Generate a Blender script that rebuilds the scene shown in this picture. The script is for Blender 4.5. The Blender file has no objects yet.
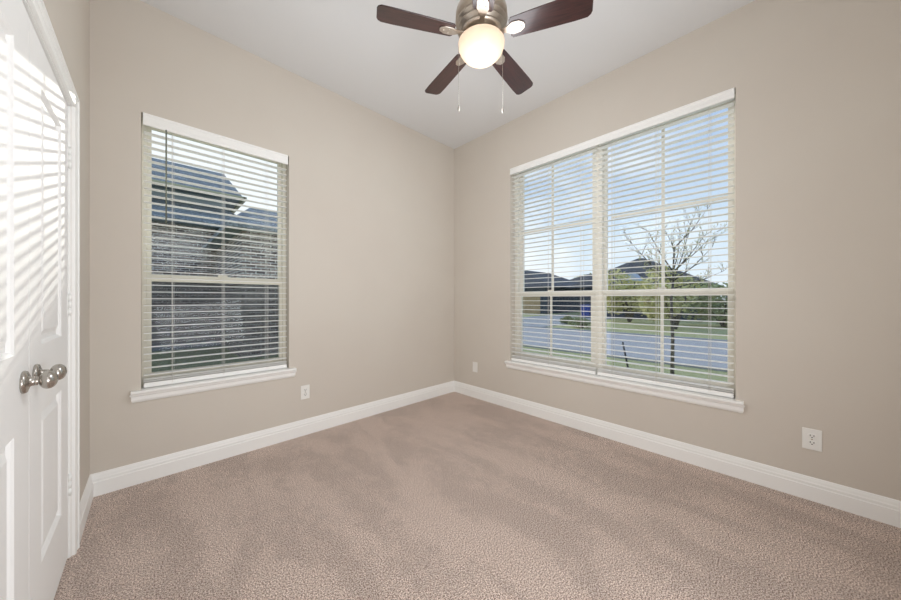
import bpy, bmesh, math, random
from mathutils import Vector, Matrix
random.seed(7)
C = bpy.context.scene.collection
PI = math.pi

# ------------------------------------------------------------------ constants of the room (metres)
H = 3.06                    # ceiling
XL, XR = -0.262, 2.752      # closet wall, big-window wall
YF, YB = 2.779, -0.67       # small-window wall, wall behind the camera
CAM = Vector((0, 0, 1.165))
RT = Vector((0.7188, -0.696, 0)); FW = Vector((0.6952, 0.7188, 0)); F = 309.0
def at(px, py, Z):          # a survey helper: image bearing + distance -> place in the room
    return CAM + RT * ((px - 450.5) / F * Z) + FW * Z + Vector((0, 0, (299 - py) / F * Z))

# ------------------------------------------------------------------ materials
def newmat(name):
    m = bpy.data.materials.new(name); m.use_nodes = True
    nt = m.node_tree; nt.nodes.clear()
    out = nt.nodes.new('ShaderNodeOutputMaterial')
    return m, nt, out
def N(nt, t, **kw):
    n = nt.nodes.new(t)
    for k, v in kw.items(): setattr(n, k, v)
    return n
def pbr(name, col, rough=0.6, metal=0.0, spec=0.5, noise=None, bump=None, coat=0.0):
    """noise = (scale, other colour, amount); bump = (scale, strength, distance)"""
    m, nt, out = newmat(name)
    b = N(nt, 'ShaderNodeBsdfPrincipled')
    b.inputs['Base Color'].default_value = (*col, 1); b.inputs['Roughness'].default_value = rough
    b.inputs['Metallic'].default_value = metal; b.inputs['Specular IOR Level'].default_value = spec
    b.inputs['Coat Weight'].default_value = coat; b.inputs['Coat Roughness'].default_value = 0.12
    nt.links.new(b.outputs[0], out.inputs[0])
    tc = N(nt, 'ShaderNodeTexCoord')
    if noise:
        n = N(nt, 'ShaderNodeTexNoise'); n.inputs['Scale'].default_value = noise[0]; n.inputs['Detail'].default_value = 4
        nt.links.new(tc.outputs['Object'], n.inputs['Vector'])
        r = N(nt, 'ShaderNodeValToRGB'); r.color_ramp.elements[0].position = .35; r.color_ramp.elements[1].position = .65
        r.color_ramp.elements[0].color = (*col, 1)
        o2 = [c * (1 - noise[2]) + d * noise[2] for c, d in zip(col, noise[1])]
        r.color_ramp.elements[1].color = (*o2, 1)
        nt.links.new(n.outputs['Fac'], r.inputs[0]); nt.links.new(r.outputs[0], b.inputs['Base Color'])
    if bump:
        n = N(nt, 'ShaderNodeTexNoise'); n.inputs['Scale'].default_value = bump[0]; n.inputs['Detail'].default_value = 3
        nt.links.new(tc.outputs['Object'], n.inputs['Vector'])
        bp = N(nt, 'ShaderNodeBump'); bp.inputs['Strength'].default_value = bump[1]; bp.inputs['Distance'].default_value = bump[2]
        nt.links.new(n.outputs['Fac'], bp.inputs['Height']); nt.links.new(bp.outputs[0], b.inputs['Normal'])
    return m
def s2l(r, g, b):
    f = lambda c: (c / 255 / 12.92) if c <= 10 else ((c / 255 + .055) / 1.055) ** 2.4
    return (f(r), f(g), f(b))

M = {}
M['wall'] = pbr('wall_paint', s2l(214, 207, 197), .8, spec=.2, noise=(1.1, s2l(211, 203, 193), 1), bump=(160, .12, .002))
M['ceil'] = pbr('ceiling_paint', s2l(226, 227, 228), .85, spec=.2, bump=(140, .12, .002))
M['white'] = pbr('white_trim_paint', s2l(248, 248, 246), .38, spec=.45, bump=(30, .02, .001))
M['door'] = pbr('white_door_paint', s2l(248, 248, 247), .62, spec=.25, bump=(60, .03, .001))
M['slat'] = pbr('blind_slat', s2l(250, 250, 248), .4, spec=.4, bump=(50, .02, .001))
M['vinyl'] = pbr('window_vinyl', s2l(230, 226, 212), .45, spec=.4, bump=(50, .02, .001))
M['vinylB'] = pbr('window_vinyl_white', s2l(240, 236, 226), .45, spec=.4, bump=(50, .02, .001))
M['nickel'] = pbr('satin_nickel', (.52, .49, .45), .26, 1.0, noise=(40, (.4, .37, .34), .5))
M['brass'] = pbr('brushed_nickel_warm', (.58, .52, .46), .38, 1.0, noise=(60, (.5, .42, .34), .5))
M['plate'] = pbr('outlet_plastic', s2l(240, 239, 235), .35)
M['slot'] = pbr('slot_black', (.02, .02, .02), .6)
M['cord'] = pbr('blind_cord', s2l(232, 230, 224), .8)
M['chain'] = pbr('pull_chain', (.30, .28, .25), .45, .6)
M['gap'] = pbr('dark_gap', (.03, .03, .03), .9)
M['brick'] = None
M['tar'] = pbr('street_asphalt', s2l(190, 190, 192), .85, noise=(3, s2l(180, 180, 184), 1), bump=(80, .3, .01))
M['concrete'] = pbr('concrete', s2l(180, 184, 188), .85, noise=(2, s2l(165, 168, 172), 1), bump=(60, .2, .01))
M['grass'] = pbr('lawn_grass', s2l(188, 194, 140), .95, spec=.1, noise=(9, s2l(214, 212, 168), 1), bump=(120, .8, .03))
M['hedge'] = pbr('leaf_green', s2l(196, 196, 134), .7, spec=.2, noise=(3, s2l(222, 214, 166), 1))
M['leaf_dark'] = pbr('leaf_dark', s2l(150, 160, 118), .7, spec=.2, noise=(3, s2l(182, 186, 144), 1))
M['bark'] = pbr('tree_bark', s2l(128, 120, 110), .9, noise=(20, s2l(70, 64, 58), 1), bump=(60, .5, .01))
M['stake'] = pbr('stake_black', (.03, .03, .035), .6)
M['siding'] = pbr('pale_siding', s2l(190, 196, 202), .8, noise=(2, s2l(180, 188, 196), 1))
M['siding_dark'] = pbr('dark_siding', s2l(84, 92, 104), .8, noise=(2, s2l(70, 78, 92), 1))
M['garage'] = pbr('garage_tan', s2l(204, 178, 138), .7, noise=(2, s2l(194, 170, 132), 1))
M['fascia'] = pbr('fascia_tan', s2l(186, 180, 150), .7)
M['winglass_dark'] = pbr('house_window_glass', (.03, .04, .05), .1, spec=.8)
M['carblue'] = pbr('car_paint_blue', s2l(44, 76, 170), .25, spec=.6, coat=.6)
M['tyre'] = pbr('tyre_rubber', (.02, .02, .02), .8)
M['hood'] = M['nickel']

def mat_tiles(name, c1, c2, cm, sx, sy, scale, offset=.5, mortar=.02, rough=.85, bumpd=.01):
    m, nt, out = newmat(name)
    b = N(nt, 'ShaderNodeBsdfPrincipled'); b.inputs['Roughness'].default_value = rough
    b.inputs['Specular IOR Level'].default_value = .2
    tc = N(nt, 'ShaderNodeTexCoord'); geo = N(nt, 'ShaderNodeNewGeometry')
    sep = N(nt, 'ShaderNodeSeparateXYZ'); nt.links.new(tc.outputs['Object'], sep.inputs[0])
    add = N(nt, 'ShaderNodeMath', operation='ADD'); nt.links.new(sep.outputs[0], add.inputs[0]); nt.links.new(sep.outputs[1], add.inputs[1])
    cb = N(nt, 'ShaderNodeCombineXYZ'); nt.links.new(add.outputs[0], cb.inputs[0]); nt.links.new(sep.outputs[2], cb.inputs[1])
    br = N(nt, 'ShaderNodeTexBrick'); nt.links.new(cb.outputs[0], br.inputs['Vector'])
    br.offset = offset
    br.inputs['Color1'].default_value = (*c1, 1); br.inputs['Color2'].default_value = (*c2, 1); br.inputs['Mortar'].default_value = (*cm, 1)
    br.inputs['Scale'].default_value = scale; br.inputs['Brick Width'].default_value = sx; br.inputs['Row Height'].default_value = sy
    br.inputs['Mortar Size'].default_value = mortar
    no = N(nt, 'ShaderNodeTexNoise'); no.inputs['Scale'].default_value = 22; no.inputs['Detail'].default_value = 3
    nt.links.new(tc.outputs['Object'], no.inputs['Vector'])
    mr = N(nt, 'ShaderNodeMapRange'); mr.inputs['From Min'].default_value = .3; mr.inputs['From Max'].default_value = .7
    mr.inputs['To Min'].default_value = .6; mr.inputs['To Max'].default_value = 1.45
    nt.links.new(no.outputs['Fac'], mr.inputs[0])
    mx = N(nt, 'ShaderNodeVectorMath', operation='SCALE')
    nt.links.new(br.outputs['Color'], mx.inputs[0]); nt.links.new(mr.outputs[0], mx.inputs['Scale'])
    nt.links.new(mx.outputs[0], b.inputs['Base Color'])
    bp = N(nt, 'ShaderNodeBump'); bp.inputs['Distance'].default_value = bumpd; bp.inputs['Strength'].default_value = .6
    nt.links.new(br.outputs['Fac'], bp.inputs['Height']); bp.invert = True
    nt.links.new(bp.outputs[0], b.inputs['Normal']); nt.links.new(b.outputs[0], out.inputs[0])
    return m
M['brick'] = mat_tiles('house_brick', s2l(196, 176, 164), s2l(116, 102, 98), s2l(226, 218, 210), .22, .075, 1.0, mortar=.012)
M['shingle'] = mat_tiles('roof_shingle', s2l(160, 164, 164), s2l(136, 140, 142), s2l(112, 116, 118), .3, .14, 1.0, mortar=.008)
M['shingle_far'] = mat_tiles('roof_shingle_far', s2l(112, 112, 114), s2l(96, 96, 98), s2l(78, 78, 80), .3, .14, 1.0, mortar=.008)

def mat_carpet():
    m, nt, out = newmat('carpet_pile')
    b = N(nt, 'ShaderNodeBsdfPrincipled'); b.inputs['Roughness'].default_value = .95; b.inputs['Specular IOR Level'].default_value = .1
    b.inputs['Sheen Weight'].default_value = .15; b.inputs['Sheen Roughness'].default_value = .5
    tc = N(nt, 'ShaderNodeTexCoord')
    n1 = N(nt, 'ShaderNodeTexNoise'); n1.inputs['Scale'].default_value = 185; n1.inputs['Detail'].default_value = 5; n1.inputs['Roughness'].default_value = .75
    nt.links.new(tc.outputs['Object'], n1.inputs['Vector'])
    r1 = N(nt, 'ShaderNodeValToRGB')
    e = r1.color_ramp.elements; e[0].position = .41; e[0].color = (*s2l(98, 76, 67), 1); e[1].position = .59; e[1].color = (*s2l(255, 242, 232), 1)
    x = e.new(.5); x.color = (*s2l(204, 181, 168), 1)
    nt.links.new(n1.outputs['Fac'], r1.inputs[0])
    # vacuum strokes and footprints: pile brushed one way or the other
    mp = N(nt, 'ShaderNodeMapping'); mp.inputs['Rotation'].default_value = (0, 0, math.radians(-10)); mp.inputs['Scale'].default_value = (3.4, 1.1, 1)
    nt.links.new(tc.outputs['Object'], mp.inputs[0])
    n2 = N(nt, 'ShaderNodeTexNoise'); n2.inputs['Scale'].default_value = 1.3; n2.inputs['Detail'].default_value = 3; n2.inputs['Distortion'].default_value = .6
    nt.links.new(mp.outputs[0], n2.inputs['Vector'])
    mp3 = N(nt, 'ShaderNodeMapping'); mp3.inputs['Rotation'].default_value = (0, 0, math.radians(38)); mp3.inputs['Scale'].default_value = (2.6, 1.2, 1)
    nt.links.new(tc.outputs['Object'], mp3.inputs[0])
    n3 = N(nt, 'ShaderNodeTexNoise'); n3.inputs['Scale'].default_value = 1.1; n3.inputs['Detail'].default_value = 2; n3.inputs['Distortion'].default_value = .8
    nt.links.new(mp3.outputs[0], n3.inputs['Vector'])
    av = N(nt, 'ShaderNodeMath', operation='ADD'); nt.links.new(n2.outputs['Fac'], av.inputs[0]); nt.links.new(n3.outputs['Fac'], av.inputs[1])
    mr = N(nt, 'ShaderNodeMapRange'); mr.inputs['From Min'].default_value = .86; mr.inputs['From Max'].default_value = 1.12
    mr.inputs['To Min'].default_value = .90; mr.inputs['To Max'].default_value = 1.08
    n4 = N(nt, 'ShaderNodeTexNoise'); n4.inputs['Scale'].default_value = 16; n4.inputs['Detail'].default_value = 4; n4.inputs['Roughness'].default_value = .7
    nt.links.new(tc.outputs['Object'], n4.inputs['Vector'])
    m4 = N(nt, 'ShaderNodeMath', operation='MULTIPLY_ADD'); m4.inputs[1].default_value = .9; m4.inputs[2].default_value = -.45
    nt.links.new(n4.outputs['Fac'], m4.inputs[0])
    a4 = N(nt, 'ShaderNodeMath', operation='ADD'); nt.links.new(av.outputs[0], a4.inputs[0]); nt.links.new(m4.outputs[0], a4.inputs[1])
    nt.links.new(a4.outputs[0], mr.inputs[0])
    mx = N(nt, 'ShaderNodeVectorMath', operation='SCALE')
    nt.links.new(r1.outputs[0], mx.inputs[0]); nt.links.new(mr.outputs[0], mx.inputs['Scale'])
    nt.links.new(mx.outputs[0], b.inputs['Base Color'])
    bp = N(nt, 'ShaderNodeBump'); bp.inputs['Distance'].default_value = .008; bp.inputs['Strength'].default_value = .7
    nt.links.new(n1.outputs['Fac'], bp.inputs['Height']); nt.links.new(bp.outputs[0], b.inputs['Normal'])
    nt.links.new(b.outputs[0], out.inputs[0])
    return m
M['carpet'] = mat_carpet()

def mat_glass(name, tint, gloss):
    m, nt, out = newmat(name)
    t = N(nt, 'ShaderNodeBsdfTransparent'); t.inputs[0].default_value = (*tint, 1)
    g = N(nt, 'ShaderNodeBsdfGlossy'); g.inputs['Roughness'].default_value = .03
    mix = N(nt, 'ShaderNodeMixShader'); fr = N(nt, 'ShaderNodeFresnel'); fr.inputs[0].default_value = 1.3
    sc = N(nt, 'ShaderNodeMath', operation='MULTIPLY'); sc.inputs[1].default_value = gloss
    nt.links.new(fr.outputs[0], sc.inputs[0]); nt.links.new(sc.outputs[0], mix.inputs[0])
    nt.links.new(t.outputs[0], mix.inputs[1]); nt.links.new(g.outputs[0], mix.inputs[2]); nt.links.new(mix.outputs[0], out.inputs[0])
    return m
M['glass'] = mat_glass('window_glass', (.95, .97, .97), .4)
def mat_screen(name='insect_screen_mesh', op=.4):
    m, nt, out = newmat(name)
    t = N(nt, 'ShaderNodeBsdfTransparent')
    d = N(nt, 'ShaderNodeBsdfDiffuse'); d.inputs[0].default_value = (.12, .12, .13, 1)
    mix = N(nt, 'ShaderNodeMixShader'); mix.inputs[0].default_value = op
    nt.links.new(t.outputs[0], mix.inputs[1]); nt.links.new(d.outputs[0], mix.inputs[2]); nt.links.new(mix.outputs[0], out.inputs[0])
    return m
M['screen'] = mat_screen(); M['screen_fine'] = mat_screen('fine_screen_mesh', .12)
def mat_wand():
    m, nt, out = newmat('clear_plastic_wand')
    g = N(nt, 'ShaderNodeBsdfPrincipled'); g.inputs['Base Color'].default_value = (*s2l(150, 156, 142), 1)
    g.inputs['Roughness'].default_value = .12; g.inputs['Transmission Weight'].default_value = .5
    nt.links.new(g.outputs[0], out.inputs[0]); return m
M['wand'] = mat_wand()
def mat_globe():
    m, nt, out = newmat('frosted_glass_globe')
    t = N(nt, 'ShaderNodeBsdfTranslucent'); t.inputs[0].default_value = (.95, .84, .74, 1)
    d = N(nt, 'ShaderNodeBsdfPrincipled'); d.inputs['Base Color'].default_value = (.40, .33, .27, 1); d.inputs['Roughness'].default_value = .25
    mix = N(nt, 'ShaderNodeMixShader'); mix.inputs[0].default_value = .5
    nt.links.new(t.outputs[0], mix.inputs[1]); nt.links.new(d.outputs[0], mix.inputs[2]); nt.links.new(mix.outputs[0], out.inputs[0])
    return m
M['globe'] = mat_globe()
def mat_wood():
    m, nt, out = newmat('dark_walnut_blade')
    b = N(nt, 'ShaderNodeBsdfPrincipled'); b.inputs['Roughness'].default_value = .32; b.inputs['Specular IOR Level'].default_value = .5
    b.inputs['Coat Weight'].default_value = .5; b.inputs['Coat Roughness'].default_value = .15; b.inputs['Coat IOR'].default_value = 1.5
    tc = N(nt, 'ShaderNodeTexCoord'); mp = N(nt, 'ShaderNodeMapping'); mp.inputs['Scale'].default_value = (2, 26, 2)
    nt.links.new(tc.outputs['Object'], mp.inputs[0])
    n = N(nt, 'ShaderNodeTexNoise'); n.inputs['Scale'].default_value = 4; n.inputs['Detail'].default_value = 6; n.inputs['Distortion'].default_value = 1.2
    nt.links.new(mp.outputs[0], n.inputs['Vector'])
    r = N(nt, 'ShaderNodeValToRGB'); e = r.color_ramp.elements
    e[0].position = .35; e[0].color = (*s2l(32, 14, 14), 1); e[1].position = .7; e[1].color = (*s2l(60, 32, 30), 1)
    nt.links.new(n.outputs['Fac'], r.inputs[0]); nt.links.new(r.outputs[0], b.inputs['Base Color']); nt.links.new(b.outputs[0], out.inputs[0])
    return m
M['wood'] = mat_wood()

# ------------------------------------------------------------------ mesh builder
class MB:
    def __init__(s): s.v = []; s.f = []; s.sm = []
    def add(s, vs, fs, smooth=False):
        o = len(s.v); s.v += [tuple(p) for p in vs]; s.f += [tuple(i + o for i in f) for f in fs]; s.sm += [smooth] * len(fs); return s
    def box(s, x0, y0, z0, x1, y1, z1):
        return s.add([(x0,y0,z0),(x1,y0,z0),(x1,y1,z0),(x0,y1,z0),(x0,y0,z1),(x1,y0,z1),(x1,y1,z1),(x0,y1,z1)],
                     [(0,3,2,1),(4,5,6,7),(0,1,5,4),(1,2,6,5),(2,3,7,6),(3,0,4,7)])
    def tube(s, pts, rad, n=8, cap=True, smooth=True):
        pts = [Vector(p) for p in pts]
        rad = rad if isinstance(rad, (list, tuple)) else [rad] * len(pts)
        vs = []; fs = []
        up = None
        for i, p in enumerate(pts):
            d = (pts[min(i + 1, len(pts) - 1)] - pts[max(i - 1, 0)]).normalized()
            if up is None: up = Vector((0, 0, 1)) if abs(d.z) < .9 else Vector((1, 0, 0))
            a = d.cross(up).normalized(); b = d.cross(a).normalized(); up = -b if False else b.cross(d).cross(d) * 0 + up
            for k in range(n):
                t = 2 * PI * k / n; vs.append(p + a * math.cos(t) * rad[i] + b * math.sin(t) * rad[i])
        for i in range(len(pts) - 1):
            for k in range(n):
                k2 = (k + 1) % n; fs.append((i*n+k, i*n+k2, (i+1)*n+k2, (i+1)*n+k))
        if cap: fs.append(tuple(range(n))[::-1]); fs.append(tuple((len(pts)-1)*n + k for k in range(n)))
        return s.add(vs, fs, smooth)
    def lathe(s, prof, c=(0,0,0), axis='z', n=32, smooth=True):
        """prof: (radius, height) pairs"""
        c = Vector(c); vs = []; fs = []
        for r, h in prof:
            for k in range(n):
                t = 2*PI*k/n; q = (r*math.cos(t), r*math.sin(t), h)
                if axis == 'x': q = (q[2], q[0], q[1])
                if axis == 'y': q = (q[0], q[2], q[1])
                vs.append(c + Vector(q))
        for i in range(len(prof)-1):
            for k in range(n):
                k2 = (k+1) % n; fs.append((i*n+k, i*n+k2, (i+1)*n+k2, (i+1)*n+k))
        fs.append(tuple(range(n))[::-1]); fs.append(tuple((len(prof)-1)*n+k for k in range(n)))
        return s.add(vs, fs, smooth)
    def loft(s, rings, closed=True, cap=True, smooth=False):
        n = len(rings[0]); vs = [p for r in rings for p in r]; fs = []
        for i in range(len(rings)-1):
            for k in range(n if closed else n-1):
                k2 = (k+1) % n; fs.append((i*n+k, i*n+k2, (i+1)*n+k2, (i+1)*n+k))
        if cap: fs.append(tuple(range(n))[::-1]); fs.append(tuple((len(rings)-1)*n+k for k in range(n)))
        return s.add(vs, fs, smooth)
    def build(s, name, mat, parent=None, bevel=0, seg=2, origin=None):
        me = bpy.data.meshes.new(name)
        vs = s.v
        o = bpy.data.objects.new(name, me)
        if origin is not None and parent is None:
            org = Vector(origin); vs = [tuple(Vector(p) - org) for p in vs]; o.location = org
        me.from_pydata(vs, [], s.f); me.update()
        for p, sm in zip(me.polygons, s.sm): p.use_smooth = sm
        bm = bmesh.new(); bm.from_mesh(me); bmesh.ops.recalc_face_normals(bm, faces=bm.faces); bm.to_mesh(me); bm.free()
        me.materials.append(mat)
        C.objects.link(o)
        if parent is not None:
            o.parent = parent; o.location = -Vector(parent_world(parent))
        if bevel:
            b = o.modifiers.new('bevel', 'BEVEL'); b.width = bevel; b.segments = seg; b.limit_method = 'ANGLE'
        return o
def parent_world(p):
    v = Vector((0, 0, 0))
    while p is not None: v += p.location; p = p.parent
    return v
# all meshes are written in room coordinates; a child gets the offset that undoes its parents' places
def empty(name, loc):
    o = bpy.data.objects.new(name, None); o.location = loc; o.empty_display_size = .1; C.objects.link(o); return o
def tag(o, label=None, cat=None, group=None, kind=None):
    if label: o['label'] = label
    if cat: o['category'] = cat
    if group: o['group'] = group
    if kind: o['kind'] = kind
    return o
def struct(o, label, cat): return tag(o, label, cat, kind='structure')

# ------------------------------------------------------------------ room shell
TW = .17
# openings:  small window (front wall) and twin window (right wall), closet doorway (left wall)
A0, A1, AZ0, AZ1 = -0.048, 0.821, .575, 2.355
B0, B1, BZ0, BZ1 = 0.157, 1.931, .49, 2.554
D0, D1, DZ = 0.962, 2.198, 2.04
m = MB()
m.box(XL-.5, YF, 0, A0, YF+TW, H).box(A1, YF, 0, XR+TW, YF+TW, H).box(A0, YF, 0, A1, YF+TW, AZ0).box(A0, YF, AZ1, A1, YF+TW, H)
struct(m.build('wall_front', M['wall']), 'beige painted wall with the small single window', 'wall')
m = MB()
m.box(XR, YB-TW, 0, XR+TW, B0, H).box(XR, B1, 0, XR+TW, YF, H).box(XR, B0, 0, XR+TW, B1, BZ0).box(XR, B0, BZ1, XR+TW, B1, H)
struct(m.build('wall_right', M['wall']), 'beige painted wall with the large twin window', 'wall')
m = MB()
m.box(XL-.12, YB-TW, 0, XL, D0, H).box(XL-.12, D1, 0, XL, YF, H).box(XL-.12, D0, DZ, XL, D1, H)
struct(m.build('wall_left', M['wall']), 'beige painted wall around the white double closet doors', 'wall')
struct(MB().box(XL-.75, D0-.3, 0, XL-.7, D1+.3, H).box(XL-.75, D0-.35, 0, XL-.12, D0-.3, H).box(XL-.75, D1+.3, 0, XL-.12, D1+.35, H).build('wall_closet', M['wall']), 'inside walls of the closet', 'wall')
# wall behind the camera
struct(MB().box(XL-.12, YB-TW, 0, XR, YB, H).build('wall_back', M['wall']), 'beige painted wall behind the viewer', 'wall')
struct(MB().box(XL-.8, YB-TW, -.08, XR+.001, YF+.001, 0).build('floor', M['carpet']), 'mottled beige brown carpet with vacuum marks', 'floor')
struct(MB().box(XL-.8, YB-TW, H, XR+TW, YF+TW, H+.1).build('ceiling', M['ceil']), 'flat pale grey ceiling', 'ceiling')

# baseboards: profile (thickness, height)
BP = [(0, 0), (.016, 0), (.016, .082), (.0125, .086), (.0125, .100), (.010, .106), (.008, .118), (.004, .131), (0, .133)]
def base_run(name, p0, p1, nrm, label, m0=0, m1=0):
    p0 = Vector((*p0, 0)); p1 = Vector((*p1, 0)); n = Vector((*nrm, 0)); d = (p1-p0).normalized()
    r0 = [p0 + n*t + d*(t*m0) + Vector((0,0,z)) for t, z in BP]; r1 = [p1 + n*t - d*(t*m1) + Vector((0,0,z)) for t, z in BP]
    struct(MB().loft([r0, r1]).build(name, M['white']), label, 'baseboard')
base_run('baseboard_front', (XL, YF), (XR, YF), (0, -1), 'white moulded baseboard below the small window', 1, 1)
base_run('baseboard_right', (XR, YF), (XR, YB), (-1, 0), 'white moulded baseboard below the twin window', 1, 1)
base_run('baseboard_left', (XL, 2.262), (XL, YF), (1, 0), 'short white baseboard between closet casing and corner', 0, 1)

# ------------------------------------------------------------------ closet doors
DF = XL - .008          # door face plane
def door_leaf(y0, y1, name, label, hinge_side, knob_y):
    """leaf with two raised panels, each a stepped frame"""
    z0, z1 = .012, 2.03
    b = MB()
    b.box(DF-.036, y0, z0, DF-.012, y1, z1)
    s = .137; py0, py1 = y0+s+.004, y1-s-.004
    pans = [(.265, .787), (1.01, 1.885)]
    # stiles and rails, full thickness
    b.box(DF-.013, y0, z0, DF, py0, z1).box(DF-.013, py1, z0, DF, y1, z1)
    for a, c in ((z0, pans[0][0]), (pans[0][1], pans[1][0]), (pans[1][1], z1)): b.box(DF-.013, py0, a, DF, py1, c)
    for pz0, pz1 in pans:
        def ring(i, d): return [Vector((DF+d, py0+i, pz0+i)), Vector((DF+d, py1-i, pz0+i)), Vector((DF+d, py1-i, pz1-i)), Vector((DF+d, py0+i, pz1-i))]
        rs = [ring(0, 0), ring(.006, -.005), ring(.012, -.014), ring(.021, -.0145), ring(.046, -.003), ring(.050, -.0025)]
        b.loft(rs, cap=False); b.add(rs[-1], [(0, 1, 2, 3)])
    o = b.build(name, M['door'], origin=(DF-.036, (y0+y1)/2, 0)); struct(o, label, 'door')
    # knob
    k = empty('door_knob', (0, 0, 0)); k.parent = o; k.location = Vector((DF, knob_y, .922)) - parent_world(o)
    MB().lathe([(.0325, 0), (.0335, .003), (.031, .008), (.022, .011), (.0135, .014), (.0125, .024), (.013, .027)], (DF, knob_y, .922), 'x').build('rosette', M['nickel'], k)
    prof = [(.0125, .022), (.0130, .027)]
    for i in range(13):
        t = PI * (i + 1.6) / 14.6; prof.append((max(.027*math.sin(t), .001), .0465 - .0185*math.cos(t)))
    MB().lathe(prof, (DF, knob_y, .922), 'x').build('knob', M['nickel'], k)
    hy = y1 if hinge_side > 0 else y0
    for hz in (.33, 1.14, 1.80):
        h = MB().box(DF-.002, hy-.020, hz-.045, DF+.0015, hy+.020, hz+.045)
        for j in range(3): h.tube([(DF+.0055, hy, hz-.045+j*.031), (DF+.0055, hy, hz-.045+j*.031+.028)], .0055, 10)
        h.tube([(DF+.0055, hy, hz-.049), (DF+.0055, hy, hz+.049)], .0035, 8)
        h.build('hinge', M['white'], o)
        sc = MB()
        for dz in (-.027, .02): sc.box(DF+.0016, hy+.009, hz+dz, DF+.0022, hy+.0135, hz+dz+.014)
        sc.build('hinge_screw', M['nickel'], o)
    return o
door_leaf(1.5815, 2.190, 'door_1', 'far white panelled closet door nearest the room corner', 1, 1.645)
door_leaf(.970, 1.5765, 'door_2', 'near white panelled closet door at the photo edge', -1, 1.513)
# jamb + casing around the closet opening
J = MB().box(XL-.12, D1-.006, 0, XL-.0005, D1+.012, DZ+.012).box(XL-.12, D0-.012, 0, XL-.0005, D0+.006, DZ+.012).box(XL-.12, D0-.012, DZ-.006, XL-.0005, D1+.012, DZ+.012)
struct(J.build('trim_1', M['white']), 'white jamb lining the closet opening', 'trim')
CP = [(0, 0), (0, .011), (.006, .014), (.016, .0145), (.018, .0095), (.024, .0095), (.028, .0135), (.044, .0145), (.046, .019), (.056, .019), (.060, .016), (.060, 0)]   # (across, out)
def cas(i):   # ring k of points round the opening for profile (w, t)
    pass
path = [(D1+.003, 0), (D1+.003, DZ-.001), (D0-.003, DZ-.001), (D0-.003, 0)]
offs = [(1, 0), (1, 1), (-1, 1), (-1, 0)]
rings = [[Vector((XL + t, y + oy*w, z + oz*w)) for w, t in CP] for (y, z), (oy, oz) in zip(path, offs)]
struct(MB().loft(rings).build('trim_2', M['white']), 'white moulded casing around the closet doors', 'trim')

# ------------------------------------------------------------------ windows (written in a local frame, u along wall, d outward, z up)
def Mapper(kind):
    if kind == 'A': return lambda u, d, z: (u, YF + d, z)
    return lambda u, d, z: (XR + d, u, z)
class WB(MB):
    def __init__(s, f): super().__init__(); s.fn = f
    def wb(s, u0, d0, z0, u1, d1, z1):
        p = s.fn(u0, d0, z0); q = s.fn(u1, d1, z1)
        return s.box(min(p[0],q[0]), min(p[1],q[1]), p[2], max(p[0],q[0]), max(p[1],q[1]), q[2])
def frame(b, u0, u1, z0, z1, w, d0, d1, wb=None, wt=None):
    wb = w if wb is None else wb; wt = w if wt is None else wt
    b.wb(u0, d0, z0, u0+w, d1, z1).wb(u1-w, d0, z0, u1, d1, z1).wb(u0+w, d0, z0, u1-w, d1, z0+wb).wb(u0+w, d0, z1-wt, u1-w, d1, z1)
def window(name, kind, u0, u1, z0, z1, g0, g1, rz0, rz1, label, mat, muntins=False):
    f = Mapper(kind)
    root = empty(name, f((u0+u1)/2, .12, z0)); struct(root, label, 'window')
    fr = (g0 - u0) * .5
    b = WB(f); frame(b, u0, u1, z0, z1, fr, .085, .168, wt=.014); b.build('window_frame', mat, root, bevel=.003)
    um = (g0+g1)/2
    # upper sash, outboard
    b = WB(f); frame(b, u0+fr, u1-fr, rz0, z1-.014, g0-u0-fr, .128, .158, wb=rz1-rz0, wt=.022)
    us = b.build('upper_sash', mat, root, bevel=.002)
    WB(f).wb(g0-.004, .142, rz1-.004, g1+.004, .145, z1-.032).build('glass', M['glass'], us)
    if muntins:
        b = WB(f); mz = (rz1 + z1-.045)/2
        b.wb(um-.011, .136, rz1, um+.011, .1415, z1-.045).wb(g0, .1362, mz-.011, g1, .1414, mz+.011); b.build('muntin', mat, us)
    # lower sash, inboard
    b = WB(f); frame(b, u0+fr, u1-fr, z0+fr, rz1, g0-u0-fr, .094, .126, wb=.06, wt=rz1-rz0)
    ls = b.build('lower_sash', mat, root, bevel=.002)
    zb = z0+fr+.06
    WB(f).wb(g0-.004, .110, zb-.004, g1+.004, .113, rz0+.004).build('glass', M['glass'], ls)
    if muntins:
        WB(f).wb(um-.011, .104, zb, um+.011, .1095, rz0).build('muntin', mat, ls)
    else:
        pass
    WB(f).wb(um-.03, .088, rz1-.004, um+.03, .1, rz1+.012).build('sash_lock', mat, ls, bevel=.003)
    sc = WB(f); sc.wb(g0-.01, .1635, zb-.01, g1+.01, .1640, rz0+.02)
    sc.build('insect_screen', M['screen' if kind == 'A' else 'screen_fine'], root)
    return root
window('window_1', 'A', A0, A1, AZ0+.012, AZ1, .000, .772, 1.283, 1.331, 'small single window with one blind in the front wall', M['vinyl'])
BM = (B0+B1)/2
window('window_2', 'B', BM, B1, BZ0+.012, BZ1, BM+.079, B1-.027, 1.192, 1.243, 'left half of the twin window', M['vinylB'], True)
window('window_3', 'B', B0, BM, BZ0+.012, BZ1, B0+.046, BM-.079, 1.192, 1.243, 'right half of the twin window', M['vinylB'], True)
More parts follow.
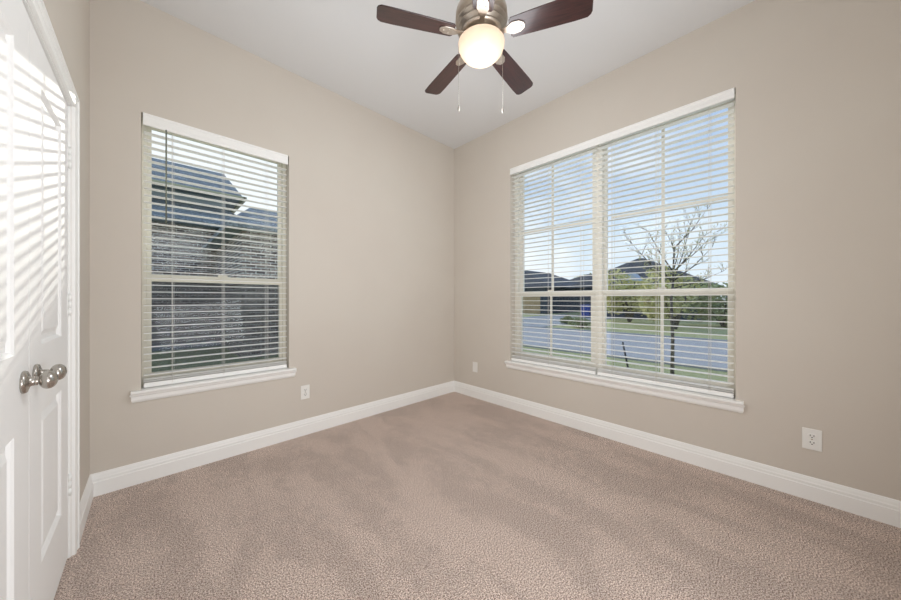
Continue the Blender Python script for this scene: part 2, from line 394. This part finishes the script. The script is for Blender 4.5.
# stools and aprons
def sill(name, kind, u0, u1, e, zt, za, label):
    f = Mapper(kind); D = .045
    b = WB(f)
    prof = [(.084, zt), (-D+.004, zt), (-D, zt-.005), (-D, zt-.013), (-D+.005, zt-.019), (-.0005, zt-.019), (0.0005, zt-.0195), (.084, zt-.0195)]
    # part inside the opening
    b.wb(u0, -.001, zt-.0195, u1, .084, zt)
    pr = [(0, zt-.001), (-D+.004, zt), (-D, zt-.005), (-D, zt-.014), (-D+.005, zt-.020), (0, zt-.021)]
    b.loft([[Vector(f(u, d, z)) for d, z in pr] for u in (u0-e, u1+e)])
    s_ = b.build(name, M['white']); struct(s_, label, 'window sill')
    ap = [(0, zt-.021), (-.033, zt-.021), (-.031, zt-.031), (-.021, zt-.037), (-.020, za+.018), (-.014, za+.006), (-.006, za), (0, za)]
    WB(f).loft([[Vector(f(u + sg*(d*.55), d, z)) for d, z in ap] for u, sg in ((u0-e+.012, 1), (u1+e-.012, -1))]).build('apron', M['white'], s_)
sill('trim_3', 'A', A0, A1, .045, .590, .513, 'white sill and apron under the small window')
sill('trim_4', 'B', B0, B1, .04, .505, .425, 'white sill and apron under the twin window')

# ------------------------------------------------------------------ blinds
def blind(kind, u0, u1, ztop, zsill, lad, label, wand_u=None, wand_len=.6, valance=True, mat=None):
    f = Mapper(kind)
    root = empty('window_blind', f((u0+u1)/2, .035, zsill)); tag(root, label, 'window blind', 'white slatted window blinds')
    b = WB(f); b.wb(u0+.004, .016, ztop-.052, u1-.004, .062, ztop-.004); b.build('headrail', M['slat'], root)
    sp, zend = (.0448, zsill + .083) if kind == 'A' else (.0455, zsill + .095)
    n = int((ztop - .078 - zend)/sp); z = zend + n*sp
    s_ = MB()
    for i in range(n+3):
        zz = z - i*sp if i <= n else zsill + .043 + .012*(i-n-1)
        q = []
        for k in range(5):
            t = k/4; d = .012 + .05*t; q.append((d, zz + .0022*math.sin(PI*t) + .0012))
        q += [(d, z_-.0026) for d, z_ in reversed(q)]
        s_.loft([[Vector(f(u, d, z_)) for d, z_ in q] for u in (u0+.005, u1-.005)])
    s_.build('slats', M['slat'], root)
    b = WB(f); b.wb(u0+.005, .010, zsill+.004, u1-.005, .064, zsill+.034); b.build('bottom_rail', M['slat'], root, bevel=.004)
    for u in lad:
        l = MB()
        for d in (.0095, .0645): l.tube([f(u, d, ztop-.06), f(u, d, zsill+.02)], .0011, 5)
        l.tube([f(u+.008, .0105, ztop-.06), f(u+.008, .0105, zsill+.02)], .0009, 5)
        l.build('ladder_cord', M['cord'], root)
    if wand_u is not None:
        MB().tube([f(wand_u, -.012, ztop-.078), f(wand_u, -.013, ztop-.078-wand_len)], .0045, 6).tube([f(wand_u, .004, ztop-.066), f(wand_u, -.012, ztop-.078)], .002, 6).build('tilt_wand', M['wand'], root)
    return root
def valance(root, kind, u0, u1, ztop, hgt):
    f = Mapper(kind)
    pr = [(.004, ztop-hgt), (-.006, ztop-hgt), (-.009, ztop-hgt+.006), (-.009, ztop-hgt+.022), (-.006, ztop-hgt+.026), (-.006, ztop-.020), (-.010, ztop-.014), (-.010, ztop-.003), (.004, ztop-.003)]
    WB(f).loft([[Vector(f(u, d, z)) for d, z in pr] for u in (u0+.004, u1-.004)]).build('valance', M['slat'], root)
r = blind('A', A0+.006, A1-.008, AZ1, .590, (.10, .378, .661), 'white slatted blind hanging in the small single window', wand_u=.069, wand_len=.62)
valance(r, 'A', A0+.004, A1-.006, AZ1, .078)
f = Mapper('B')
r = blind('B', BM+.004, B1-.005, BZ1, .505, (BM+.13, BM+.445, B1-.13), 'white slatted blind in the left half of the twin window')
valance(r, 'B', BM-.0038, B1-.001, BZ1, .067)
r = blind('B', B0+.005, BM-.004, BZ1, .505, (B0+.13, BM-.445, BM-.13), 'white slatted blind in the right half of the twin window')
valance(r, 'B', B0+.001, BM+.0038, BZ1, .067)

# ------------------------------------------------------------------ outlets
def outlet(kind, u, z, w, h, label, blank=False):
    f = Mapper(kind)
    root = empty('wall_outlet', f(u, 0, z)); tag(root, label, 'outlet')
    WB(f).wb(u-w/2, -.006, z-h/2, u+w/2, -.0002, z+h/2).build('cover_plate', M['plate'], root, bevel=.003)
    if blank:
        for q in (.029, -.029): WB(f).wb(u-.004, -.0075, z+q-.004, u+.004, -.005, z+q+.004).build('plate_screw', M['plate'], root)
        return
    sx = 1 if kind == 'A' else -1
    for dz in (.0195, -.0195):
        rr = []
        for k in range(24):
            t = 2*PI*k/24; rr.append((.0172*math.cos(t), max(-.0135, min(.0135, .0172*math.sin(t)))))
        so = WB(f).loft([[Vector(f(u+a, d, z+dz+c)) for a, c in rr] for d in (-.0055, -.0085)]).build('socket', M['plate'], root)
        WB(f).wb(u-.0085, -.0091, z+dz-.001, u-.0055, -.0083, z+dz+.008).wb(u+.0055, -.0091, z+dz-.001, u+.0085, -.0083, z+dz+.008).wb(u-.0028, -.0091, z+dz-.0095, u+.0028, -.0083, z+dz-.0045).build('slot', M['slot'], so)
    WB(f).wb(u-.003, -.0075, z-.003, u+.003, -.005, z+.003).build('plate_screw', M['nickel'], root)
outlet('A', .948, .365, .073, .118, 'white electrical outlet on the wall beside the small window')
outlet('B', -.169, .352, .076, .122, 'white duplex outlet low on the wall right of the twin window')
outlet('B', 2.425, .36, .073, .118, 'white wall plate low near the far room corner', blank=True)

# ------------------------------------------------------------------ ceiling fan
FX, FY, FZ = 1.247, 1.056, 2.54
fan = empty('ceiling_fan', (FX, FY, FZ)); tag(fan, 'five bladed ceiling fan with dark wood blades and lit frosted bowl', 'ceiling fan')
L = lambda prof, name, mat, n=48: MB().lathe(prof, (FX, FY, 0), n=n).build(name, mat, fan)
L([(.012, H-.001), (.068, H-.001), (.070, H-.02), (.055, H-.05), (.02, H-.065), (.012, H-.066)], 'canopy', M['brass'])
MB().tube([(FX, FY, H-.06), (FX, FY, FZ+.2)], .0125, 16).build('downrod', M['brass'], fan)
# motor housing with stepped rings
L([(.02, FZ+.215), (.05, FZ+.21), (.085, FZ+.195), (.118, FZ+.165), (.134, FZ+.125), (.136, FZ+.085), (.126, FZ+.08), (.126, FZ+.072), (.132, FZ+.068), (.132, FZ+.060),
   (.108, FZ+.056), (.108, FZ+.048), (.124, FZ+.044), (.124, FZ+.036), (.096, FZ+.032), (.096, FZ+.024), (.112, FZ+.02), (.112, FZ+.012), (.09, FZ+.008), (.02, FZ+.006)], 'motor_housing', M['brass'], 64)
L([(.02, FZ+.007), (.075, FZ+.006), (.078, FZ-.004), (.074, FZ-.012), (.096, FZ-.018), (.104, FZ-.024), (.104, FZ-.036), (.098, FZ-.038), (.02, FZ-.038)], 'light_fitter', M['brass'], 48)
prof = []
GR, GZ = .121, FZ - .034
gp = [(.098, .012), (.112, .004)]
for i in range(0, 15):
    t = i/14*PI/2
    gp.append((GR*math.cos(t) if i < 14 else .001, -.092*math.sin(t)))
globe = MB(); vs = []; nn = 48
g = MB().lathe([(r_, GZ+h_) for r_, h_ in gp], (FX, FY, 0), n=nn)
g.f = [q for q in g.f if len(q) == 4]; g.sm = g.sm[:len(g.f)]
g.build('glass_bowl', M['globe'], fan)
blade_src = None
for bi, ang in enumerate((7, 79, 151, 223, 295)):
    a = math.radians(ang); R = Matrix.Rotation(a, 4, 'Z') ; pitch = Matrix.Rotation(math.radians(-12), 4, 'X')
    T = Matrix.Translation((FX, FY, FZ+.004))
    if blade_src is None:
        me = MB(); out = []
        pts = [(.150, .040), (.160, .050), (.30, .056), (.46, .061), (.515, .060), (.53, .050), (.536, .036)]
        prof2 = [(x, y) for x, y in pts] + [(x, -y) for x, y in reversed(pts)]
        me.loft([[Vector((x, y, -.003)) for x, y in prof2], [Vector((x, y, .003)) for x, y in prof2]])
        o = me.build('blade', M['wood'], bevel=.002); bmesh_ = o.data
        o.parent = fan
        iron = MB()
        ip = [(.085, .012), (.12, .012), (.145, .020), (.165, .030), (.20, .028), (.222, .014), (.226, 0)]
        ip = ip + [(x, -y) for x, y in reversed(ip[:-1])]
        iron.loft([[Vector((x, y, -.0085 + (.0 if x > .15 else (.15-x)*.12))) for x, y in ip], [Vector((x, y, -.0032 + (.0 if x > .15 else (.15-x)*.12))) for x, y in ip]])
        for sx_, sy_ in ((.178, .015), (.178, -.015), (.205, 0)): iron.lathe([(.005, -.011), (.005, -.008)], (sx_, sy_, 0), n=10)
        io = iron.build('blade_iron', M['brass'], bevel=.0015)
        io.parent = o; blade_src = (o, io)
    else:
        o = blade_src[0].copy(); C.objects.link(o); o.parent = fan
        io = blade_src[1].copy(); C.objects.link(io); io.parent = o
    o.matrix_local = Matrix.Translation((0, 0, .004)) @ R @ pitch
def chain(px_off, z0, z1, nm):
    x, y = FX + px_off[0], FY + px_off[1]
    c = MB().tube([(x, y, z0), (x, y, z1)], .0011, 5)
    nb = int((z0 - z1)/.012)
    for i in range(nb): 
        zc = z0 - i*.012; c.lathe([(.0003, zc-.002), (.0019, zc), (.0003, zc+.002)], (x, y, 0), n=5)
    o = c.build('pull_chain', M['chain'], fan)
    MB().lathe([(.001, z1+.004), (.004, z1-.002), (.0055, z1-.012), (.0045, z1-.022), (.002, z1-.028), (.0005, z1-.029)], (x, y, 0), n=12).build('chain_pull', M['chain'], o)
rx = Vector((RT.x, RT.y))
chain(tuple(rx * -.119 ), FZ-.03, FZ-.36, 'a')
chain(tuple(rx * .112 ), FZ-.03, FZ-.37, 'b')

# ------------------------------------------------------------------ outdoors: ground
GZ0 = -.30
def slab(name, x0, y0, x1, y1, top, thick, mat, label, cat):
    struct(MB().box(x0, y0, top-thick, x1, y1, top).build(name, mat), label, cat)
slab('lawn_ground', -30, -45, 90, 90, GZ0, .3, M['grass'], 'green lawn around the houses', 'lawn')
slab('street', 8.5, -45, 14.1, 80, GZ0+.02, .05, M['tar'], 'grey blue street seen through the twin window', 'street')
slab('curb', 8.3, -45, 8.5, 80, GZ0+.05, .1, M['concrete'], 'pale curb on the near side of the street', 'curb')
slab('curb', 14.1, -45, 14.3, 80, GZ0+.05, .1, M['concrete'], 'pale curb on the far side of the street', 'curb')
slab('driveway', 14.3, 8.2, 27.6, 13.6, GZ0+.03, .06, M['concrete'], 'pale concrete driveway across the street', 'driveway')
slab('patio_strip', -8, 11.9, 1.6, 13.5, GZ0+.03, .06, M['concrete'], 'grey concrete strip along the brick house', 'path')

# neighbour brick house (through the small window)
def hip(b, x0, y0, x1, y1, ze, zr, inset_x, inset_y, th=.12):
    r0 = [Vector((x0,y0,ze)), Vector((x1,y0,ze)), Vector((x1,y1,ze)), Vector((x0,y1,ze))]
    rm = [p + Vector((0,0,th)) for p in r0]
    rt = [Vector((x0+inset_x,y0+inset_y,zr)), Vector((x1-inset_x,y0+inset_y,zr)), Vector((x1-inset_x,y1-inset_y,zr)), Vector((x0+inset_x,y1-inset_y,zr))]
    b.loft([r0, rm, rt])
nh = empty('brick_house', (1, 14, GZ0)); tag(nh, 'neighbouring grey brick house with shingled roofs behind the small window', 'house')
MB().box(-9, 13.5, GZ0, 1.6, 22, 3.65).box(1.6, 9.0, GZ0, 4.2, 22, 2.85).build('brick_wall', M['brick'], nh)
b = MB(); hip(b, -9.4, 13.0, 3.0, 22.4, 3.6, 4.75, 1.3, 1.5); b.build('lower_roof', M['shingle'], nh)
b = MB(); hip(b, 1.25, 8.6, 4.6, 20, 2.85, 3.68, .7, 1.3); b.build('wing_roof', M['shingle'], nh)
MB().box(-7, 14.2, 4.3, 2.0, 20, 4.9).build('upper_wall', M['siding'], nh)
b = MB(); hip(b, -8, 13.5, 2.42, 21, 4.88, 6.4, .25, 2.4, .03); b.build('upper_roof', M['shingle'], nh)
MB().box(-8.05, 13.40, 4.80, 2.47, 13.5, 4.91).box(2.42, 13.4, 4.80, 2.52, 20, 4.91).build('gutter', M['fascia'], nh)
wf = MB().box(-3.2, 13.44, 1.0, -2.0, 13.52, 2.4).build('house_window', M['white'], nh)
MB().box(-3.12, 13.42, 1.08, -2.08, 13.45, 2.32).build('pane', M['winglass_dark'], wf)

# houses across the street
def far_house(loc, label, walls, roofs, gables=(), wins=(), garage=None, wm='siding_dark'):
    h = empty('suburban_house', loc); tag(h, label, 'house', 'houses across the street')
    b = MB()
    for w in walls: b.box(w[0], w[1], GZ0, w[2], w[3], w[4])
    b.build('wall', M[wm], h)
    for r_ in roofs:
        b = MB(); hip(b, *r_, th=.1); b.build('roof', M['shingle_far'], h)
    for (x, y0, y1, z0, z1) in gables:
        b = MB(); ym = (y0+y1)/2
        b.loft([[Vector((xx, y0, z0)), Vector((xx, y1, z0)), Vector((xx, ym, z1))] for xx in (x, x+2.4)]); b.build('gable', M['siding'], h)
    for (x, y0, y1, z0, z1) in wins:
        w = MB().box(x-.05, y0, z0, x+.02, y1, z1).build('house_window', M['white'], h)
        MB().box(x-.07, y0+.07, z0+.07, x-.045, y1-.07, z1-.07).build('pane', M['winglass_dark'], w)
    if garage:
        x, y0, y1, z1 = garage
        MB().box(x-.06, y0, GZ0, x+.02, y1, z1).build('garage_door', M['garage'], h)
    return h
far_house((30, 19, GZ0), 'dark roofed house seen at the left edge of the twin window', [(28, 15.3, 38, 24, 2.3)],
          [(27.4, 14.5, 38.5, 24.6, 2.3, 4.45, 2.6, 4.9)], garage=(28, 16.0, 19.4, 1.9))
far_house((44, 16, GZ0), 'low dark house partly behind the pale driveway', [(39.8, 12.4, 48, 20.0, 2.85)],
          [(39, 11.4, 49, 21.1, 2.8, 4.55, 3.9, 3.7)], wins=[(39.8, 13.6, 15.0, .9, 2.2), (39.8, 16.8, 18.0, .6, 2.2)])
far_house((27, 7, GZ0), 'grey house with pale front gable behind the shrubs', [(26.4, 3.4, 34, 11, 2.2)],
          [(25.8, 2.6, 34.5, 12.2, 2.1, 4.5, 3.0, 4.6)], gables=[(25.0, 5.6, 8.6, 1.7, 3.1)], wins=[(26.4, 8.9, 10.0, .7, 1.9)])

# blue wheeled bin across the street
bx_, by_ = 24.3, 9.9; z0_ = GZ0+.03
bn = empty('wheeled_bin', (bx_, by_, z0_)); tag(bn, 'blue wheeled bin standing at the end of the pale driveway', 'bin')
def sq(z, h): return [Vector((bx_-h, by_-h, z)), Vector((bx_+h, by_-h, z)), Vector((bx_+h, by_+h, z)), Vector((bx_-h, by_+h, z))]
MB().loft([sq(z0_+.04, .26), sq(z0_+.9, .36)]).build('bin_body', M['carblue'], bn, bevel=.02)
MB().loft([sq(z0_+.9, .39), sq(z0_+.94, .39), sq(z0_+1.0, .30)]).build('lid', M['carblue'], bn, bevel=.015)
for wy in (-.27, .22): MB().lathe([(.02, by_+wy-.0), (.1, by_+wy), (.1, by_+wy+.05), (.02, by_+wy+.05)], (bx_+.28, 0, z0_+.1), 'y', 16).build('wheel', M['tyre'], bn)

# ------------------------------------------------------------------ plants
def leaf_cloud(b, c, rad, n, size, rng):
    for _ in range(n):
        u = rng.random(); th = rng.random()*2*PI; ph = math.acos(2*rng.random()-1); rr = .55 + .45*u
        p = Vector((c[0] + rad[0]*rr*math.sin(ph)*math.cos(th), c[1] + rad[1]*rr*math.sin(ph)*math.sin(th), c[2] + rad[2]*rr*math.cos(ph)))
        if p.z < GZ0+.02: p.z = GZ0 + .02 + rng.random()*.3
        a = Vector((rng.uniform(-1,1), rng.uniform(-1,1), rng.uniform(-1,1))).normalized()*size*rng.uniform(.6, 1.3)
        d = a.cross(Vector((rng.uniform(-1,1), rng.uniform(-1,1), rng.uniform(-1,1)))).normalized()*size*.45
        b.add([p-a, p+d, p+a, p-d], [(0,1,2,3)])
def bush(name, c, rad, n, size, mat, label, seed, cat='shrub'):
    rng = random.Random(seed)
    root = empty(name, (c[0], c[1], GZ0)); tag(root, label, cat, 'shrubs and trees across the street')
    b = MB()
    for k in range(6):
        cc = (c[0]+rng.uniform(-.5,.5)*rad[0], c[1]+rng.uniform(-.6,.6)*rad[1], c[2]+rng.uniform(-.5,.4)*rad[2])
        leaf_cloud(b, cc, (rad[0]*.6, rad[1]*.55, rad[2]*.6), n//6, size, rng)
    b.build('foliage', mat, root)
    t = MB()
    for k in range(5):
        q = (c[0]+rng.uniform(-.5,.5)*rad[0], c[1]+rng.uniform(-.5,.5)*rad[1], c[2]+rng.uniform(0,.4)*rad[2])
        t.tube([(c[0], c[1], GZ0), ((c[0]+q[0])/2+.05, (c[1]+q[1])/2, (GZ0+q[2])/2), q], [.09, .06, .02], 6)
    t.build('stem', M['bark'], root)
bush('leafy_tree', (21.8, 6.2, 1.8), (1.4, 1.7, 1.7), 3000, .13, M['hedge'], 'olive green leafy tree in front of the gabled house', 1, 'tree')
bush('leafy_tree', (18.2, 3.2, 1.55), (1.2, 1.6, 1.5), 2800, .12, M['hedge'], 'olive green tree behind the bare young tree', 2, 'tree')
bush('leafy_shrub', (21.8, 1.7, .85), (1.4, 1.9, 1.3), 2400, .13, M['leaf_dark'], 'dark green shrub at the right side of the twin window', 3)
bush('leafy_shrub', (17.6, 8.3, -.05), (.35, .35, .3), 700, .07, M['leaf_dark'], 'small dark shrub beside the blue bin driveway', 4)
bush('leafy_tree', (54, 22.6, 3.3), (1.6, 2.0, 2.6), 1500, .24, M['leaf_dark'], 'treetop rising behind the low dark house', 5, 'tree')
bush('leafy_shrub', (15.6, 6.6, -.05), (.5, .7, .35), 700, .08, M['leaf_dark'], 'low round shrub by the far curb', 6)

# young bare tree in the front yard
rng = random.Random(11)
tb = at(672, 380, 5.65); tb.z = GZ0
tree = empty('bare_tree', tuple(tb)); tag(tree, 'young nearly leafless tree on the lawn outside the twin window', 'tree')
br = MB(); leaves = MB()
Zt = 5.65
fork = at(671, 300, Zt)
br.tube([tb, at(672.5, 340, Zt), fork, at(673, 281, Zt)], [.034, .027, .022, .019], 8)
def twig(p, d, ln, r, depth):
    pts = [p]; dd = d.normalized()
    n = 5
    for i in range(n):
        dd = (dd + Vector((rng.uniform(-.16,.16), rng.uniform(-.16,.16), rng.uniform(-.06,.14)))).normalized()
        pts.append(pts[-1] + dd*ln/n)
    br.tube(pts, [r*(1-.75*i/n) for i in range(n+1)], 5)
    if depth > 0:
        for i in range(1, n+1):
            for s in range(2):
                if rng.random() < .85:
                    side = Vector((rng.uniform(-1,1), rng.uniform(-1,1), rng.uniform(-.1,.9))).normalized()
                    twig(pts[i], dd*.7 + side*.8, ln*rng.uniform(.28,.45), r*.45, depth-1)
    else:
        for i in range(2, n+1):
            if rng.random() < .35:
                q = pts[i]; a = Vector((rng.uniform(-1,1), rng.uniform(-1,1), rng.uniform(-1,1))).normalized()*.018; e_ = a.cross(Vector((0,.3,1))).normalized()*.009
                leaves.add([q-a, q+e_, q+a, q-e_], [(0,1,2,3)])
def limb(p0, px, py, dz, r, depth=2):
    q = at(px, py, Zt + dz); mid = (p0 + q)/2 + Vector((rng.uniform(-.03,.03), rng.uniform(-.03,.03), -.04))
    pts = [p0, p0.lerp(mid, .6), mid, mid.lerp(q, .5), q]
    br.tube(pts, [r, r*.85, r*.65, r*.4, r*.16], 6)
    for i in range(1, 5):
        for s in range(2):
            side = Vector((rng.uniform(-1,1), rng.uniform(-1,1), rng.uniform(-.2,.8))).normalized()
            twig(pts[i], (q-p0).normalized()*.7 + side*.7, (q-p0).length*rng.uniform(.18,.34), r*.32, depth-1)
k0 = at(673, 281, Zt)
k1 = at(673, 272, Zt)
br.tube([k0, k1, at(674, 248, Zt+.05)], [.019, .016, .011], 6)
limb(k1, 648, 231, .2, .014)
limb(k0, 632, 244, -.25, .015)
limb(at(674, 248, Zt+.05), 707, 209, .25, .012)
limb(at(674, 250, Zt+.05), 664, 229, -.2, .010)
limb(k1, 704, 236, -.3, .013)
limb(k0, 712, 247, .1, .014)
limb(fork.lerp(k0, .6), 721, 272, .3, .013)
limb(k0, 640, 262, .3, .011)
limb(k0, 690, 225, -.1, .011)
limb(k1, 680, 232, .3, .010)
limb(fork.lerp(k0, .8), 655, 256, -.3, .010)
limb(k1, 716, 232, .15, .010)
limb(fork.lerp(k0, .5), 700, 284, -.35, .011)
br.build('trunk_and_branches', M['bark'], tree)
leaves.build('leaves', M['hedge'], tree)
# leaning stake
s0 = at(629, 374, 6.1); s0.z = GZ0; s1 = at(622.5, 342, 6.1)
st = MB().tube([s0, s1], [.018, .016], 8).build('tree_stake', M['stake'], origin=tuple(s0)); tag(st, 'dark leaning stake standing in the lawn left of the bare tree', 'stake')

# ------------------------------------------------------------------ sky
w = bpy.data.worlds.new('sky'); bpy.context.scene.world = w; w.use_nodes = True
nt = w.node_tree; nt.nodes.clear()
out = N(nt, 'ShaderNodeOutputWorld'); bg = N(nt, 'ShaderNodeBackground'); bg.inputs[1].default_value = 1.55
tc = N(nt, 'ShaderNodeTexCoord'); sep = N(nt, 'ShaderNodeSeparateXYZ'); nt.links.new(tc.outputs['Generated'], sep.inputs[0])
ramp = N(nt, 'ShaderNodeValToRGB'); e = ramp.color_ramp.elements
e[0].position = 0; e[0].color = (.63, .67, .71, 1); e[1].position = .75; e[1].color = (.2, .32, .55, 1)
x = e.new(.18); x.color = (.47, .56, .66, 1); x = e.new(.4); x.color = (.33, .43, .60, 1)
nt.links.new(sep.outputs[2], ramp.inputs[0])
mp = N(nt, 'ShaderNodeMapping'); mp.inputs['Scale'].default_value = (1, 1, 2.6); mp.inputs['Location'].default_value = (.3, .8, .1)
nt.links.new(tc.outputs['Generated'], mp.inputs[0])
cn = N(nt, 'ShaderNodeTexNoise'); cn.inputs['Scale'].default_value = 2.4; cn.inputs['Detail'].default_value = 5; cn.inputs['Roughness'].default_value = .55; cn.inputs['Distortion'].default_value = .3
nt.links.new(mp.outputs[0], cn.inputs['Vector'])
cr = N(nt, 'ShaderNodeMapRange'); cr.inputs['From Min'].default_value = .42; cr.inputs['From Max'].default_value = .62
bias = N(nt, 'ShaderNodeMath', operation='MULTIPLY_ADD'); bias.inputs[1].default_value = .28; bias.inputs[2].default_value = -.10
nt.links.new(sep.outputs[1], bias.inputs[0])
sm = N(nt, 'ShaderNodeMath', operation='ADD'); nt.links.new(cn.outputs['Fac'], sm.inputs[0]); nt.links.new(bias.outputs[0], sm.inputs[1])
nt.links.new(sm.outputs[0], cr.inputs[0])
mx = N(nt, 'ShaderNodeMix', data_type='RGBA'); mx.inputs[7].default_value = (.69, .71, .74, 1)
nt.links.new(cr.outputs[0], mx.inputs[0]); nt.links.new(ramp.outputs[0], mx.inputs[6]); nt.links.new(mx.outputs[2], bg.inputs[0]); nt.links.new(bg.outputs[0], out.inputs[0])

# ------------------------------------------------------------------ lights
def light(name, kind, loc, energy, color=(1,1,1), **kw):
    l = bpy.data.lights.new(name, kind); l.energy = energy; l.color = color
    for k, v in kw.items(): setattr(l, k, v)
    o = bpy.data.objects.new(name, l); o.location = loc; C.objects.link(o); return o
sun = light('sun', 'SUN', (6, 18, 8), 2.3, (1.0, .95, .87), angle=math.radians(.75))
sun.rotation_euler = Vector((-.34, -1, -.316)).to_track_quat('-Z', 'Y').to_euler()
light('bowl_bulb', 'POINT', (FX, FY, FZ-.085), .62, (1, .86, .72), shadow_soft_size=.02)
FILL = (.93, .962, 1)
light('fan_fill', 'POINT', (FX, FY, FZ-.42), 29, FILL, shadow_soft_size=.35)  # added fill hung in mid-air below the bowl, no fixture there
rm = light('back_fill', 'AREA', (.35, -.42, 1.95), 4.0, FILL, shape='RECTANGLE', size=.7, size_y=.5, spread=math.radians(110))  # added fill behind the camera aimed at the front wall; no doorway built
rm.rotation_euler = (Vector((1.6, YF, 1.6)) - rm.location).to_track_quat('-Z', 'Z').to_euler()
lo = light('low_back_fill', 'AREA', (.6, YB+.1, .75), 22, FILL, shape='RECTANGLE', size=1.1, size_y=.7)  # added low fill just inside the solid back wall; there is no hall
lo.rotation_euler = Vector((.1, 1, .1)).to_track_quat('-Z', 'Z').to_euler()

# ------------------------------------------------------------------ camera
cam = bpy.data.cameras.new('camera'); cam.sensor_width = 36; cam.lens = F/901*36; cam.clip_start = .02; cam.clip_end = 400
cam.shift_y = -1/901
co = bpy.data.objects.new('camera', cam); C.objects.link(co); co.location = CAM
co.rotation_euler = FW.to_track_quat('-Z', 'Y').to_euler()
sc = bpy.context.scene; sc.camera = co
sc.view_settings.view_transform = 'Standard'; sc.view_settings.look = 'None'; sc.view_settings.gamma = 1; sc.view_settings.use_curve_mapping = False
sc.view_settings.exposure = 0
sc.cycles.use_denoising = True; sc.cycles.max_bounces = 10; sc.cycles.diffuse_bounces = 6; sc.cycles.transparent_max_bounces = 24
sc.cycles.sample_clamp_indirect = 6
